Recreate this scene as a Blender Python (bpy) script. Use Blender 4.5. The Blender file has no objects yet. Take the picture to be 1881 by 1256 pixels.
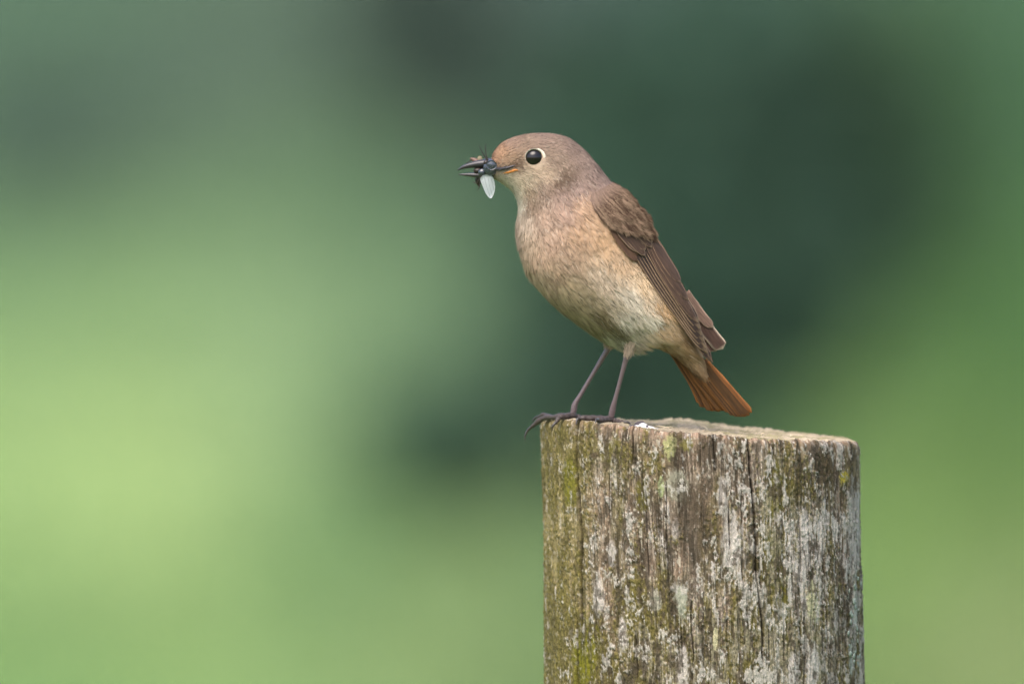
import bpy, bmesh, math, random
import numpy as np
from mathutils import Vector, Matrix
from mathutils.bvhtree import BVHTree

R = math.radians
random.seed(7); rng = np.random.RandomState(11)
scene = bpy.context.scene
C = scene.collection

# ------------------------------------------------------------------ camera
S = 0.374 / 1881.0            # metres per photograph pixel at the bird's distance
PITCH = R(2.5)
CP, SP = math.cos(PITCH), math.sin(PITCH)
BY = -0.028                   # depth of the bird's mid plane (post axis is Y = 0)
Z0 = 1.232                    # height seen at the picture centre
LENS = 600.0
DIST = LENS / 36.0 * 0.374
cam_d = bpy.data.cameras.new('camera')
cam = bpy.data.objects.new('camera', cam_d); C.objects.link(cam)
cam_d.lens = LENS; cam_d.sensor_width = 36.0
cam_d.clip_start = 0.1; cam_d.clip_end = 3000
cam.location = (0, BY - DIST * CP, Z0 + DIST * SP)
cam.rotation_euler = (math.pi / 2 - PITCH, 0, 0)
cam_d.dof.use_dof = True
cam_d.dof.focus_distance = DIST - 0.018
cam_d.dof.aperture_fstop = 8.0
scene.camera = cam
CAMZ = cam.location.z; CAMY = cam.location.y

# ------------------------------------------------------------------ light
SUN_EL, SUN_AZ = R(60), R(205)      # azimuth measured clockwise from +Y (north)
world = bpy.data.worlds.new('World'); scene.world = world; world.use_nodes = True
wn = world.node_tree.nodes; wl = world.node_tree.links
bg = wn['Background']
sky = wn.new('ShaderNodeTexSky'); sky.sky_type = 'NISHITA'; sky.sun_disc = False
sky.sun_elevation = SUN_EL; sky.sun_rotation = SUN_AZ
sky.air_density = 1.0; sky.dust_density = 4.0; sky.ozone_density = 0.6
wl.new(sky.outputs[0], bg.inputs[0]); bg.inputs[1].default_value = 0.15
sun_d = bpy.data.lights.new('sun', 'SUN'); sun = bpy.data.objects.new('sun', sun_d); C.objects.link(sun)
sun_d.energy = 1.2; sun_d.angle = R(50); sun_d.color = (1.0, 0.94, 0.87)
sdir = Vector((math.sin(SUN_AZ) * math.cos(SUN_EL), math.cos(SUN_AZ) * math.cos(SUN_EL), math.sin(SUN_EL)))
sun.rotation_euler = sdir.to_track_quat('Z', 'Y').to_euler()
sun.location = sdir * 20

scene.view_settings.view_transform = 'Standard'; scene.view_settings.look = 'None'
scene.view_settings.gamma = 1.0; scene.view_settings.use_curve_mapping = False
scene.view_settings.exposure = 1.35
scene.render.engine = 'CYCLES'
scene.cycles.use_denoising = True; scene.cycles.denoiser = 'OPENIMAGEDENOISE'; scene.cycles.denoising_input_passes = 'RGB_ALBEDO'; scene.cycles.denoising_prefilter = 'ACCURATE'
scene.cycles.max_bounces = 6

# ------------------------------------------------------------------ helpers
def lin(c):
    c = np.asarray(c, float) / 255.0
    return np.where(c <= 0.04045, c / 12.92, ((c + 0.055) / 1.055) ** 2.4)
def W(px, py, d=0.0):
    """photograph pixel + depth in pixels behind the bird's mid plane -> a point in the place"""
    Y = BY + d * S
    return Vector(((px - 940.5) * S, Y, Z0 + (-(py - 628) * S - (Y - BY) * SP) / CP))
def py_of(Y, Z):
    return 628 - ((Y - BY) * SP + (Z - Z0) * CP) / S
_perm = rng.permutation(1024); _val = rng.rand(1024)
def vnoise(x, y):
    xi = np.floor(x).astype(int); yi = np.floor(y).astype(int)
    fx = x - xi; fy = y - yi
    fx = fx * fx * (3 - 2 * fx); fy = fy * fy * (3 - 2 * fy)
    h = lambda a, b: _val[_perm[(_perm[a & 1023] + b) & 1023]]
    return (h(xi, yi) * (1 - fx) + h(xi + 1, yi) * fx) * (1 - fy) + (h(xi, yi + 1) * (1 - fx) + h(xi + 1, yi + 1) * fx) * fy
def fbm(x, y, o=4, g=0.5, seed=0):
    s = 0; a = 1; t = 0
    x = np.asarray(x, float) + seed * 17.3; y = np.asarray(y, float) + seed * 9.1
    for _ in range(o):
        s = s + a * vnoise(x, y); t += a; a *= g; x = x * 2.03 + 5.2; y = y * 2.03 + 1.7
    return s / t
def sstep(a, b, x):
    t = np.clip((x - a) / (b - a), 0, 1); return t * t * (3 - 2 * t)
def mix(a, b, t):
    return a * (1 - t)[:, None] + np.asarray(b) * t[:, None]

def new_mat(name):
    m = bpy.data.materials.new(name); m.use_nodes = True
    nt = m.node_tree; return m, nt, nt.nodes['Principled BSDF']
def simple_mat(name, col, rough=0.6, spec=0.5, noise=0.0, scale=400, bump=0.0, **kw):
    m, nt, b = new_mat(name)
    b.inputs['Base Color'].default_value = (*col, 1); b.inputs['Roughness'].default_value = rough
    b.inputs['Specular IOR Level'].default_value = spec
    for k, v in kw.items(): b.inputs[k.replace('_', ' ')].default_value = v
    if noise or bump:
        tc = nt.nodes.new('ShaderNodeTexCoord'); n = nt.nodes.new('ShaderNodeTexNoise')
        n.inputs['Scale'].default_value = scale; n.inputs['Detail'].default_value = 4
        nt.links.new(tc.outputs['Object'], n.inputs['Vector'])
        if noise:
            mx = nt.nodes.new('ShaderNodeMix'); mx.data_type = 'RGBA'; mx.blend_type = 'MULTIPLY'
            mx.inputs[0].default_value = 1.0; mx.inputs[6].default_value = (*col, 1)
            mr = nt.nodes.new('ShaderNodeMapRange'); mr.inputs[3].default_value = 1 - noise; mr.inputs[4].default_value = 1 + noise
            nt.links.new(n.outputs[0], mr.inputs[0]); nt.links.new(mr.outputs[0], mx.inputs[7]); nt.links.new(mx.outputs[2], b.inputs['Base Color'])
        if bump:
            bp = nt.nodes.new('ShaderNodeBump'); bp.inputs['Strength'].default_value = bump; bp.inputs['Distance'].default_value = 0.0005
            nt.links.new(n.outputs[0], bp.inputs['Height']); nt.links.new(bp.outputs[0], b.inputs['Normal'])
    return m
def attr_mat(name, rough=0.8, spec=0.2, noise=0.12, scale=1500, bump=0.0, bscale=None, translucent=0.0, sheen=0.0, island=0.0):
    """base colour from the piece's own colour attribute, broken up by fine noise"""
    m, nt, b = new_mat(name)
    a = nt.nodes.new('ShaderNodeAttribute'); a.attribute_name = 'Col'
    tc = nt.nodes.new('ShaderNodeTexCoord'); n = nt.nodes.new('ShaderNodeTexNoise')
    n.inputs['Scale'].default_value = scale; n.inputs['Detail'].default_value = 3
    nt.links.new(tc.outputs['Object'], n.inputs['Vector'])
    mr = nt.nodes.new('ShaderNodeMapRange'); mr.inputs[3].default_value = 1 - noise * 2; mr.inputs[4].default_value = 1 + noise * 2
    nt.links.new(n.outputs[0], mr.inputs[0])
    mx = nt.nodes.new('ShaderNodeMix'); mx.data_type = 'RGBA'; mx.blend_type = 'MULTIPLY'; mx.inputs[0].default_value = 1
    nt.links.new(a.outputs['Color'], mx.inputs[6]); nt.links.new(mr.outputs[0], mx.inputs[7])
    out = mx.outputs[2]
    if island:
        g = nt.nodes.new('ShaderNodeNewGeometry'); mr2 = nt.nodes.new('ShaderNodeMapRange')
        mr2.inputs[3].default_value = 1 - island; mr2.inputs[4].default_value = 1 + island
        nt.links.new(g.outputs['Random Per Island'], mr2.inputs[0])
        m2 = nt.nodes.new('ShaderNodeMix'); m2.data_type = 'RGBA'; m2.blend_type = 'MULTIPLY'; m2.inputs[0].default_value = 1
        nt.links.new(out, m2.inputs[6]); nt.links.new(mr2.outputs[0], m2.inputs[7]); out = m2.outputs[2]
    nt.links.new(out, b.inputs['Base Color'])
    b.inputs['Roughness'].default_value = rough; b.inputs['Specular IOR Level'].default_value = spec
    if sheen: b.inputs['Sheen Weight'].default_value = sheen
    if bump:
        bn = nt.nodes.new('ShaderNodeTexNoise'); bn.inputs['Scale'].default_value = bscale or scale; bn.inputs['Detail'].default_value = 4
        nt.links.new(tc.outputs['Object'], bn.inputs['Vector'])
        bp = nt.nodes.new('ShaderNodeBump'); bp.inputs['Strength'].default_value = bump; bp.inputs['Distance'].default_value = 0.0004
        nt.links.new(bn.outputs[0], bp.inputs['Height']); nt.links.new(bp.outputs[0], b.inputs['Normal'])
    if translucent:
        tr = nt.nodes.new('ShaderNodeBsdfTranslucent'); ms = nt.nodes.new('ShaderNodeMixShader'); ms.inputs[0].default_value = translucent
        nt.links.new(out, tr.inputs[0]); nt.links.new(b.outputs[0], ms.inputs[1]); nt.links.new(tr.outputs[0], ms.inputs[2])
        nt.links.new(ms.outputs[0], nt.nodes['Material Output'].inputs[0])
    return m

def mesh_obj(name, verts, faces, mat, parent=None, col=None, smooth=True):
    me = bpy.data.meshes.new(name)
    if isinstance(faces, np.ndarray):
        verts = np.asarray(verts, np.float32); k = faces.shape[1]
        me.vertices.add(len(verts)); me.vertices.foreach_set('co', verts.ravel())
        me.loops.add(faces.size); me.loops.foreach_set('vertex_index', faces.astype(np.int32).ravel())
        me.polygons.add(len(faces)); me.polygons.foreach_set('loop_start', np.arange(0, faces.size, k, dtype=np.int32))
        me.update(calc_edges=True)
    else:
        me.from_pydata([tuple(v) for v in verts], [], faces)
    if smooth: me.polygons.foreach_set('use_smooth', [True] * len(me.polygons))
    if col is not None:
        ca = me.color_attributes.new('Col', 'FLOAT_COLOR', 'POINT')
        c4 = np.ones((len(verts), 4), np.float32); c4[:, :3] = col
        ca.data.foreach_set('color', c4.ravel())
    me.materials.append(mat); me.validate()
    o = bpy.data.objects.new(name, me); C.objects.link(o)
    if parent: link_child(o, parent)
    return o
def link_child(o, parent):
    bpy.context.view_layer.update()
    o.parent = parent; o.matrix_parent_inverse = parent.matrix_world.inverted()
def tag(o, label=None, cat=None, group=None, kind=None):
    if label: o['label'] = label
    if cat: o['category'] = cat
    if group: o['group'] = group
    if kind: o['kind'] = kind
    return o
def empty(name, loc):
    o = bpy.data.objects.new(name, None); C.objects.link(o); o.location = loc; o.empty_display_size = 0.01
    bpy.context.view_layer.update(); return o
def catmull(pts, n):
    pts = np.asarray(pts, float); P = np.vstack([2 * pts[0] - pts[1], pts, 2 * pts[-1] - pts[-2]])
    t = np.linspace(0, len(pts) - 1, n); i = np.minimum(t.astype(int), len(pts) - 2); f = (t - i)[:, None]
    a, b, c, d = P[i], P[i + 1], P[i + 2], P[i + 3]
    return 0.5 * (2 * b + (c - a) * f + (2 * a - 5 * b + 4 * c - d) * f ** 2 + (3 * b - a - 3 * c + d) * f ** 3)
def tube(points, radii, seg=10, n=None, flat=1.0):
    """tapered closed tube through points (metres)"""
    A = np.column_stack([np.array([list(p) for p in points]), np.array(radii)])
    if n: A = catmull(A, n)
    vs = []; fs = []; prev = None
    for i in range(len(A)):
        p = Vector(A[i, :3]); a = Vector(A[max(i - 1, 0), :3]); b = Vector(A[min(i + 1, len(A) - 1), :3])
        t = (b - a).normalized()
        if prev is None: u = t.cross(Vector((0, 1, 0.1))).normalized()
        else: u = (prev - t * prev.dot(t)).normalized()
        prev = u; v = t.cross(u)
        for k in range(seg):
            an = 2 * math.pi * k / seg
            vs.append(p + (u * math.cos(an) + v * math.sin(an) * flat) * max(A[i, 3], 1e-5))
    m = len(A)
    for i in range(m - 1):
        for k in range(seg):
            fs.append((i * seg + k, i * seg + (k + 1) % seg, (i + 1) * seg + (k + 1) % seg, (i + 1) * seg + k))
    fs.append(tuple(range(seg))[::-1]); fs.append(tuple((m - 1) * seg + k for k in range(seg)))
    return vs, fs
def join(*parts):
    V = []; F = []
    for v, f in parts:
        o = len(V); V += list(v); F += [tuple(i + o for i in q) for q in f]
    return V, F
def interp(x, pts):
    p = np.asarray(pts, float); return np.interp(x, p[:, 0], p[:, 1])

# ================================================================== MEADOW
def ground_row(D):      # picture row of the flat ground at distance D from the camera
    return 628 + (math.atan2(CAMZ, D) - PITCH) / S * DIST
def row_ground(py):     # distance at which that row meets the ground
    return CAMZ / math.tan(PITCH + (py - 628) * S / DIST)
def col_x(px, D): return (px - 940.5) * S * D / DIST

# sward colours: sunlight on the left painted as paler grass, lush or rushy elsewhere
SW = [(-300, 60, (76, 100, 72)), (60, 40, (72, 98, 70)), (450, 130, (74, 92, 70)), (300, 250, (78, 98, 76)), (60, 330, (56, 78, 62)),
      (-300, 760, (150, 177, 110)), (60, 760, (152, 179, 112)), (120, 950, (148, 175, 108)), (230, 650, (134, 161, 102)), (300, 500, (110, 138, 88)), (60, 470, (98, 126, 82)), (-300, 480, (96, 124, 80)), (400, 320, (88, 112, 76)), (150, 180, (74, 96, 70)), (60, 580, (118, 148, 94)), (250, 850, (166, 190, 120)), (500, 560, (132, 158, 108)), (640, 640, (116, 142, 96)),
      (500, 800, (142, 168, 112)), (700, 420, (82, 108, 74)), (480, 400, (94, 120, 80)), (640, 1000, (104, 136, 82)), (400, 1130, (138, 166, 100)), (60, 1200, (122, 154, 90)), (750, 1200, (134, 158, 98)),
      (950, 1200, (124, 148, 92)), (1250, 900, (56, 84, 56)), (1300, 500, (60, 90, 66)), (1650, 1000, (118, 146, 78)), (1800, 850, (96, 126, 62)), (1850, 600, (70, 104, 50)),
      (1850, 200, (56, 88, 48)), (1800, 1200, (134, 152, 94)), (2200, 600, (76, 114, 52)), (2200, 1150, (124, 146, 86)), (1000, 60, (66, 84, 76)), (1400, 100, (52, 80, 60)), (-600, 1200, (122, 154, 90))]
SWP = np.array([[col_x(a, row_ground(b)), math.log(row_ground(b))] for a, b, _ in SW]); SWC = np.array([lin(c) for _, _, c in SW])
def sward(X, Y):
    """grass colour at X, Y, the painted sunlit patch included"""
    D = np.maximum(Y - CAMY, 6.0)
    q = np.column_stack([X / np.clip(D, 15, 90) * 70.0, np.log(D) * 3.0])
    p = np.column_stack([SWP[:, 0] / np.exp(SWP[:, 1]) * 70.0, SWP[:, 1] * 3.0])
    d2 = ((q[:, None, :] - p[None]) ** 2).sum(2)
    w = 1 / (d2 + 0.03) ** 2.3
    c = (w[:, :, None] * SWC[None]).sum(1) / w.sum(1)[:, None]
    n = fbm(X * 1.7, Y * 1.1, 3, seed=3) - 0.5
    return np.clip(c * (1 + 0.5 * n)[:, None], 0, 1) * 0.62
def gz(X, Y): return 0.05 * (fbm(np.asarray(X) * 0.35, np.asarray(Y) * 0.2, 2, seed=5) - 0.5)
xs = np.unique(np.concatenate([np.linspace(-6, 6, 81), np.linspace(-30, 30, 31), [-1500, -600, -250, -100, 100, 250, 600, 1500]]))
ys = np.unique(np.concatenate([np.linspace(14, 66, 161), np.linspace(-30, 120, 41), [-1500, -300, -80, 200, 400, 800, 2000]]))
gx, gy = np.meshgrid(xs, ys); gx = gx.ravel(); gy = gy.ravel(); nx = len(xs)
ii = np.arange((len(ys) - 1) * nx).reshape(-1, nx)[:, :-1].ravel()
gf = np.column_stack([ii, ii + 1, ii + nx + 1, ii + nx])
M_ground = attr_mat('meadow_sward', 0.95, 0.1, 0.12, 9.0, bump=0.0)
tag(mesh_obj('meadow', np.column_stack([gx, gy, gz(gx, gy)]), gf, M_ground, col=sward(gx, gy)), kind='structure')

# grass blades growing on it
NB = 42000
gd = CAMY + np.exp(rng.uniform(math.log(20), math.log(75), NB)); gxx = rng.uniform(-1, 1, NB) * (gd - CAMY) * 0.055
h = rng.uniform(0.015, 0.045, NB); wd = rng.uniform(0.003, 0.007, NB); an = rng.uniform(0, 6.283, NB)
lean = rng.normal(0, 0.02, (NB, 2)); b0 = np.column_stack([gxx, gd, gz(gxx, gd) - 0.004])
dx = np.column_stack([np.cos(an), np.sin(an), np.zeros(NB)]) * wd[:, None]
tip = b0 + np.column_stack([lean, h]); mid = b0 + np.column_stack([lean * 0.3, h * 0.55])
gv = np.stack([b0 - dx, b0 + dx, mid + dx * 0.7, tip, mid - dx * 0.7], 1).reshape(-1, 3)
k = np.arange(NB)[:, None] * 5
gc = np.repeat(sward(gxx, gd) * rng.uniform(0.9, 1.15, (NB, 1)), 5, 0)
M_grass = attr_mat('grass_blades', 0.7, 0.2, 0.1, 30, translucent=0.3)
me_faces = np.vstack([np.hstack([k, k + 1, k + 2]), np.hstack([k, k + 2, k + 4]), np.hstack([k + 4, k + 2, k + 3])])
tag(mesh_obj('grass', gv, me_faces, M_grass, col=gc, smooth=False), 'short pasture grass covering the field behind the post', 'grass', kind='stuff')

# ------------------------------------------------------------------ shrubs far behind
M_leaf = attr_mat('shrub_leaves', 0.6, 0.3, 0.1, 40, translucent=0.25, island=0.2)
M_stem = simple_mat('shrub_stem', (0.09, 0.07, 0.05), 0.9, 0.2, 0.3, 60)
def shrub(px, D, wpx, top_py, col, label, group, n=2600, depth=0.8, cat='shrub'):
    n = int(n * 1.8)
    X = col_x(px, D); Y = CAMY + D
    k = S * D / DIST; rx = wpx * k / 2; H = (ground_row(D) - top_py) * k
    z0 = float(gz(np.array([X]), np.array([Y]))[0])
    root = empty('shrub', (X, Y, z0)); tag(root, label, cat, group)
    parts = []; rs = np.random.RandomState(int(px) + int(D * 10))
    for _ in range(5):
        a = rs.uniform(0, 6.28); t = rs.uniform(0.2, 0.7)
        parts.append(tube([(X + 0.02 * math.cos(a), Y + 0.02 * math.sin(a), z0 - 0.03), (X + rx * t * 0.4 * math.cos(a), Y + rx * t * 0.4 * math.sin(a), z0 + H * 0.35),
                           (X + rx * t * math.cos(a), Y + rx * t * math.sin(a), z0 + H * 0.78)], [0.018, 0.011, 0.004], 6, 8))
    v, f = join(*parts); mesh_obj('stem', v, f, M_stem, root)
    nc = 46
    cd = rs.normal(size=(nc, 3)); cd /= np.linalg.norm(cd, axis=1)[:, None]; cd *= rs.uniform(0.35, 0.86, (nc, 1))
    ci = rs.randint(0, nc, n)
    p = cd[ci] + rs.normal(0, 0.13, (n, 3))
    p = p * np.array([rx, rx * depth, H * 0.5]) + np.array([X, Y, z0 + H * 0.5]); p[:, 2] = np.maximum(p[:, 2], z0 + 0.01)
    L = rs.uniform(0.5, 1.0, n) * min(0.07, 0.12 * (rx + H * 0.5) + 0.012)
    a = rs.normal(size=(n, 3)); a[:, 2] -= 0.2; a /= np.linalg.norm(a, axis=1)[:, None]
    b = np.cross(a, rs.normal(size=(n, 3))); b /= np.linalg.norm(b, axis=1)[:, None]
    nn = np.cross(a, b)
    v = np.stack([p, p + a * L[:, None] * 0.45 + b * L[:, None] * 0.3 + nn * L[:, None] * 0.06, p + a * L[:, None], p + a * L[:, None] * 0.45 - b * L[:, None] * 0.3 + nn * L[:, None] * 0.06], 1).reshape(-1, 3)
    k4 = np.arange(n)[:, None] * 4
    cc = np.repeat(np.asarray(col)[None] * rs.uniform(0.75, 1.25, (nc, 1))[ci], 4, 0)
    mesh_obj('crown', v, np.hstack([k4, k4 + 1, k4 + 2, k4 + 3]), M_leaf, root, col=cc, smooth=False)
    return root
DK = (0.051, 0.106, 0.067); DK2 = (0.075, 0.118, 0.088); OL = (0.10, 0.145, 0.08); MG = (0.10, 0.20, 0.05)  # dark hedge greens, with the shade back there put into the leaf colour
G1 = 'dark shrubs behind the post'
shrub(1180, 30.5, 470, 20, DK, 'dark green shrub far behind the bird, its leaves bluish', G1, 4200)
shrub(1440, 32.0, 470, -40, DK, 'tall dark green shrub far behind the post', G1, 4200)
shrub(1300, 36.0, 560, -140, DK, 'dark green bush rising behind the other shrubs', G1, 4200)
shrub(1090, 29.0, 430, 330, DK, 'dark green shrub standing lowest among those behind the bird', G1, 3000)
shrub(820, 27.6, 400, 640, (0.074, 0.138, 0.082), 'low dark bush on the pale grass beside the tall shrubs', G1, 1600)
shrub(800, 46.0, 440, -200, DK2, 'grey-green bush farthest off behind the bird', G1, 3000)
shrub(1020, 40.0, 330, -80, DK2, 'slate-green bush between the dark shrubs and the far grey one', G1, 3000)
shrub(90, 46.0, 330, 215, DK2, 'low grey-green bush at the top of the pale grass', G1, 1500)
shrub(1640, 37.0, 330, -100, (0.07, 0.135, 0.06), 'mid-green bush at the edge of the dark shrubs', G1, 2600)

# ================================================================== POST
RM = 0.0580
PXC_T, PXC_B = 1286.0, 1294.5            # axis, at the top and at the lower picture edge
def rim_near(px): return interp(px, [(990, 778), (1000, 773), (1030, 770), (1060, 772), (1110, 777), (1160, 783), (1220, 791), (1300, 797), (1360, 803), (1400, 806), (1480, 808), (1540, 810), (1570, 812), (1582, 818)])
def rim_far(px): return interp(px, [(990, 778), (1000, 774), (1030, 769), (1060, 769), (1110, 771), (1160, 775), (1210, 777), (1240, 773), (1270, 774), (1300, 778), (1340, 784), (1370, 790), (1385, 788), (1440, 796), (1500, 801), (1560, 806), (1582, 816)])
AX0 = (PXC_T - 940.5) * S
def z_top(x, y):
    """height of the cut top at x, y"""
    x = np.asarray(x, float); y = np.asarray(y, float)
    px = x / S + 940.5
    hh = np.sqrt(np.maximum(RM ** 2 - (x - AX0) ** 2, 1e-8)); t = np.clip((y + hh) / (2 * hh), 0, 1)
    t = t * t * (3 - 2 * t) * 0.5 + t * 0.5
    py = rim_near(px) * (1 - t) + rim_far(px) * t
    return Z0 + (-(py - 628) * S - (y - BY) * SP) / CP
NT = 1400
th = np.linspace(0, 2 * np.pi, NT, endpoint=False)      # 0 faces the camera, positive towards +X
# denser in front
th = th - 0.45 * np.sin(th) * 1.0
dd = np.concatenate([[0, 0.00012, 0.0003], np.arange(0.0006, 0.122, 0.00035), np.geomspace(0.124, 1.40, 46)])
TH, DDm = np.meshgrid(th, dd); sh = TH.shape; TH = TH.ravel(); DDm = DDm.ravel()
ax = AX0 + (PXC_B - PXC_T) * S * (DDm / 0.093)
xr = np.sin(TH) * RM; yr = -np.cos(TH) * RM
zr = z_top(AX0 + xr * 0.985, yr * 0.985)
rimn = (fbm(TH * 38, TH * 0 + 3, 4, 0.7) - 0.5) * 0.0022
Zs = zr + rimn * np.exp(-DDm / 0.002) - DDm
arc = TH * RM * 1000; dmm = DDm * 1000
PX = 940.5 + (ax + xr) / S; PY = py_of(yr, Zs)
wob = (fbm(arc / 14, dmm / 60, 2, seed=8) - 0.5) * 5
arcw = arc + wob
# relief: growth ridges, fibres, cracks
fib = fbm(arcw / 0.75, dmm / 14, 3, 0.6, seed=1); rid = fbm(arcw / 3.4, dmm / 60, 3, seed=2)
blot = fbm(arcw / 8, dmm / 11, 4, seed=3); speck = fbm(arc / 0.8, dmm / 1.2, 3, 0.7, seed=4); streak = fbm(arcw / 1.9, dmm / 9, 4, 0.6, seed=6)
rad = 0.0028 * (fbm(arc / 30, dmm / 90, 2, seed=7) - 0.5) + 0.0006 * (rid - 0.5) + 0.0005 * (fib - 0.5) * (0.5 + 0.5 * sstep(1010, 1120, PX)) + 0.0004 * (speck - 0.5)
rad -= 0.0013 * np.exp(-DDm / 0.0009)                                  # worn rim
front = np.cos(TH) > 0.05
cm = np.zeros_like(rad)
def crack(pts, w, depth, taper=20):
    global cm
    p = np.asarray(pts, float); o = np.argsort(p[:, 1]); p = p[o]
    cx = np.interp(PY, p[:, 1], p[:, 0]) + (fbm(PY / 40, PY * 0 + p[0, 0], 3) - 0.5) * 6
    ends = sstep(p[0, 1] - 8, p[0, 1] + taper, PY) * (1 - sstep(p[-1, 1] - taper, p[-1, 1] + 8, PY))
    if p[0, 1] < 815: ends = 1 - sstep(p[-1, 1] - taper, p[-1, 1] + 8, PY)
    wv = 0.5 * w * (0.6 + 0.8 * fbm(PY / 30, PY * 0 + p[0, 0] * 0.7, 2))
    m = np.exp(-((PX - cx) / wv) ** 2) * ends * front
    cm = np.maximum(cm, m * min(1.0, depth / 2.2))
    return m * depth * 0.001
cut = np.zeros_like(rad)
for a in [([(1060, 770), (1061, 850), (1066, 930), (1069, 1010), (1070, 1150)], 3.2, 4.2), ([(1060, 1130), (1060, 1270)], 2.2, 2.6),
          ([(1373, 800), (1377, 880), (1383, 950), (1387, 1050), (1394, 1110), (1401, 1215)], 2.8, 3.6), ([(1510, 985), (1513, 1050), (1517, 1120), (1521, 1200)], 2.4, 2.8),
          ([(1163, 780), (1163, 850)], 2.2, 1.8), ([(1308, 795), (1311, 870)], 2.0, 1.4), ([(1466, 900), (1468, 1060)], 2.0, 1.8), ([(1336, 925), (1340, 1010)], 2.0, 1.6),
          ([(1224, 880), (1222, 1010)], 2.0, 1.3), ([(1187, 900), (1190, 1060)], 1.8, 1.2), ([(1489, 860), (1496, 960)], 1.9, 1.4), ([(1270, 1090), (1272, 1256)], 1.8, 1.1),
          ([(1476, 1120), (1478, 1256)], 2.0, 1.5), ([(1120, 870), (1118, 960)], 1.8, 1.1), ([(1170, 1160), (1172, 1256)], 1.9, 1.2), ([(1548, 900), (1552, 1180)], 2.0, 1.3)]:
    cut = np.maximum(cut, crack(*a))
# shallow checks everywhere along the grain
chk = sstep(0.68, 0.80, fbm(arcw / 0.8, dmm / 26, 2, 0.4, seed=12)) * 0.9 * sstep(1000, 1140, PX)
rad -= cut + chk * 0.0004
grit = fbm(arc / 0.42, dmm / 0.75, 2, 0.6, seed=61); grain = fbm(arcw / 0.34, dmm / 5.0, 2, 0.6, seed=62)
def patch(px, py, rx, ry, soft=0.35):
    q = np.sqrt(((PX - px) / rx) ** 2 + ((PY - py) / ry) ** 2) + (blot - 0.5) * 1.1 + (speck - 0.5) * 1.0 + (streak - 0.5) * 0.5
    return (1 - sstep(1 - soft, 1 + soft * 0.6, q)) * front
# ---- colours of the weathered surface
base = mix(np.tile([0.135, 0.098, 0.066], (len(rad), 1)), [0.33, 0.27, 0.22], sstep(0.3, 0.72, rid * 0.45 + fib * 0.55))
base = mix(base, [0.115, 0.086, 0.062], 0.65 * sstep(0.5, 0.68, blot) * (1 - 0.6 * sstep(1080, 1010, PX)))
base = mix(base, [0.36, 0.25, 0.18], 0.5 * sstep(0.5, 0.7, fbm(arcw / 6, dmm / 20, 3, seed=15)))
base *= (0.55 + 0.9 * fib)[:, None]
base *= np.clip(-0.2 + 1.35 * grit + 1.05 * grain, 0.15, 2)[:, None]
left = 1 - sstep(1015, 1130, PX)
base = mix(base, [0.36, 0.30, 0.115], left * (0.5 + 0.4 * blot)); base *= (1 + left * (grit - 0.5) * 0.9)[:, None]
base = mix(base, [0.20, 0.165, 0.07], 0.55 * sstep(0.42, 0.6, fbm(arcw / 9, dmm / 30, 3, seed=17)) * (1 - left))
base = mix(base, [0.40, 0.27, 0.19], 0.75 * np.exp(-DDm / 0.0030) * sstep(0.25, 0.6, speck + 0.25))        # fresher wood at the rim
moss_b = 0.02 + 0.24 * sstep(1000, 1250, PY) + 0.14 * np.exp(-((PX - 1420) / 60) ** 2) + 0.16 * left + 0.10 * np.exp(-((PX - 1150) / 70) ** 2 - ((PY - 850) / 60) ** 2) - 0.06
moss = sstep(0.515, 0.62, 0.45 * fbm(arcw / 5.5, dmm / 13, 4, seed=21) + 0.3 * speck + 0.1 * grit + 0.15 * streak + moss_b * 0.9)
base = mix(base, [0.135, 0.115, 0.028], moss * 0.8); base = base * (1 + moss * ((speck - 0.5) * 1.0 + (grit - 0.5) * 1.2))[:, None]
for q in [(1048, 885, 13, 48), (1082, 1195, 24, 70), (1128, 830, 26, 26), (1425, 905, 22, 60), (1438, 1062, 18, 26), (1070, 1230, 20, 50), (1435, 1110, 14, 40), (1403, 1240, 10, 18), (1500, 1215, 12, 60), (1180, 905, 16, 40), (1420, 1000, 25, 40)]:
    m = patch(*q); base = mix(base, np.array([0.20, 0.19, 0.02]) if q[0] < 1100 else np.array([0.15, 0.135, 0.024]), m * 0.8); moss = np.maximum(moss, m)
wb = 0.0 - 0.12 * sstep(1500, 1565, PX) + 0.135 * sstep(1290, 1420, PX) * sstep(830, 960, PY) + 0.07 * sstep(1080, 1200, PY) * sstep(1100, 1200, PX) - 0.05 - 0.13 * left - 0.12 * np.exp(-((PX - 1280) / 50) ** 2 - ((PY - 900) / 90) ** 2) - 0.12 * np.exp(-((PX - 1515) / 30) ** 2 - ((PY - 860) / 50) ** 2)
white = sstep(0.535, 0.60, 0.32 * streak + 0.26 * fbm(arcw / 4, dmm / 22, 3, seed=31) + 0.18 * speck + 0.24 * grain + wb) * (1 - 0.75 * moss)
for q in [(1342, 1000, 16, 60), (1325, 905, 9, 28), (1252, 1225, 14, 42), (1475, 990, 12, 50), (1570, 990, 12, 70), (1455, 1230, 9, 40), (1100, 1090, 10, 40), (1145, 1160, 10, 35), (1125, 1020, 8, 25), (1490, 1225, 14, 50), (1240, 970, 7, 22)]:
    white = np.maximum(white, patch(*q) * 0.95)
base = mix(base, np.array([0.60, 0.55, 0.52]) * (0.7 + 0.6 * grit)[:, None], white * 0.85)
spots = sstep(0.68, 0.75, fbm(arc / 0.8, dmm / 1.5, 2, seed=37) + 0.02 * left) * (1 - moss * 0.5)
base = mix(base, [0.60, 0.54, 0.44], spots * 0.65)
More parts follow.
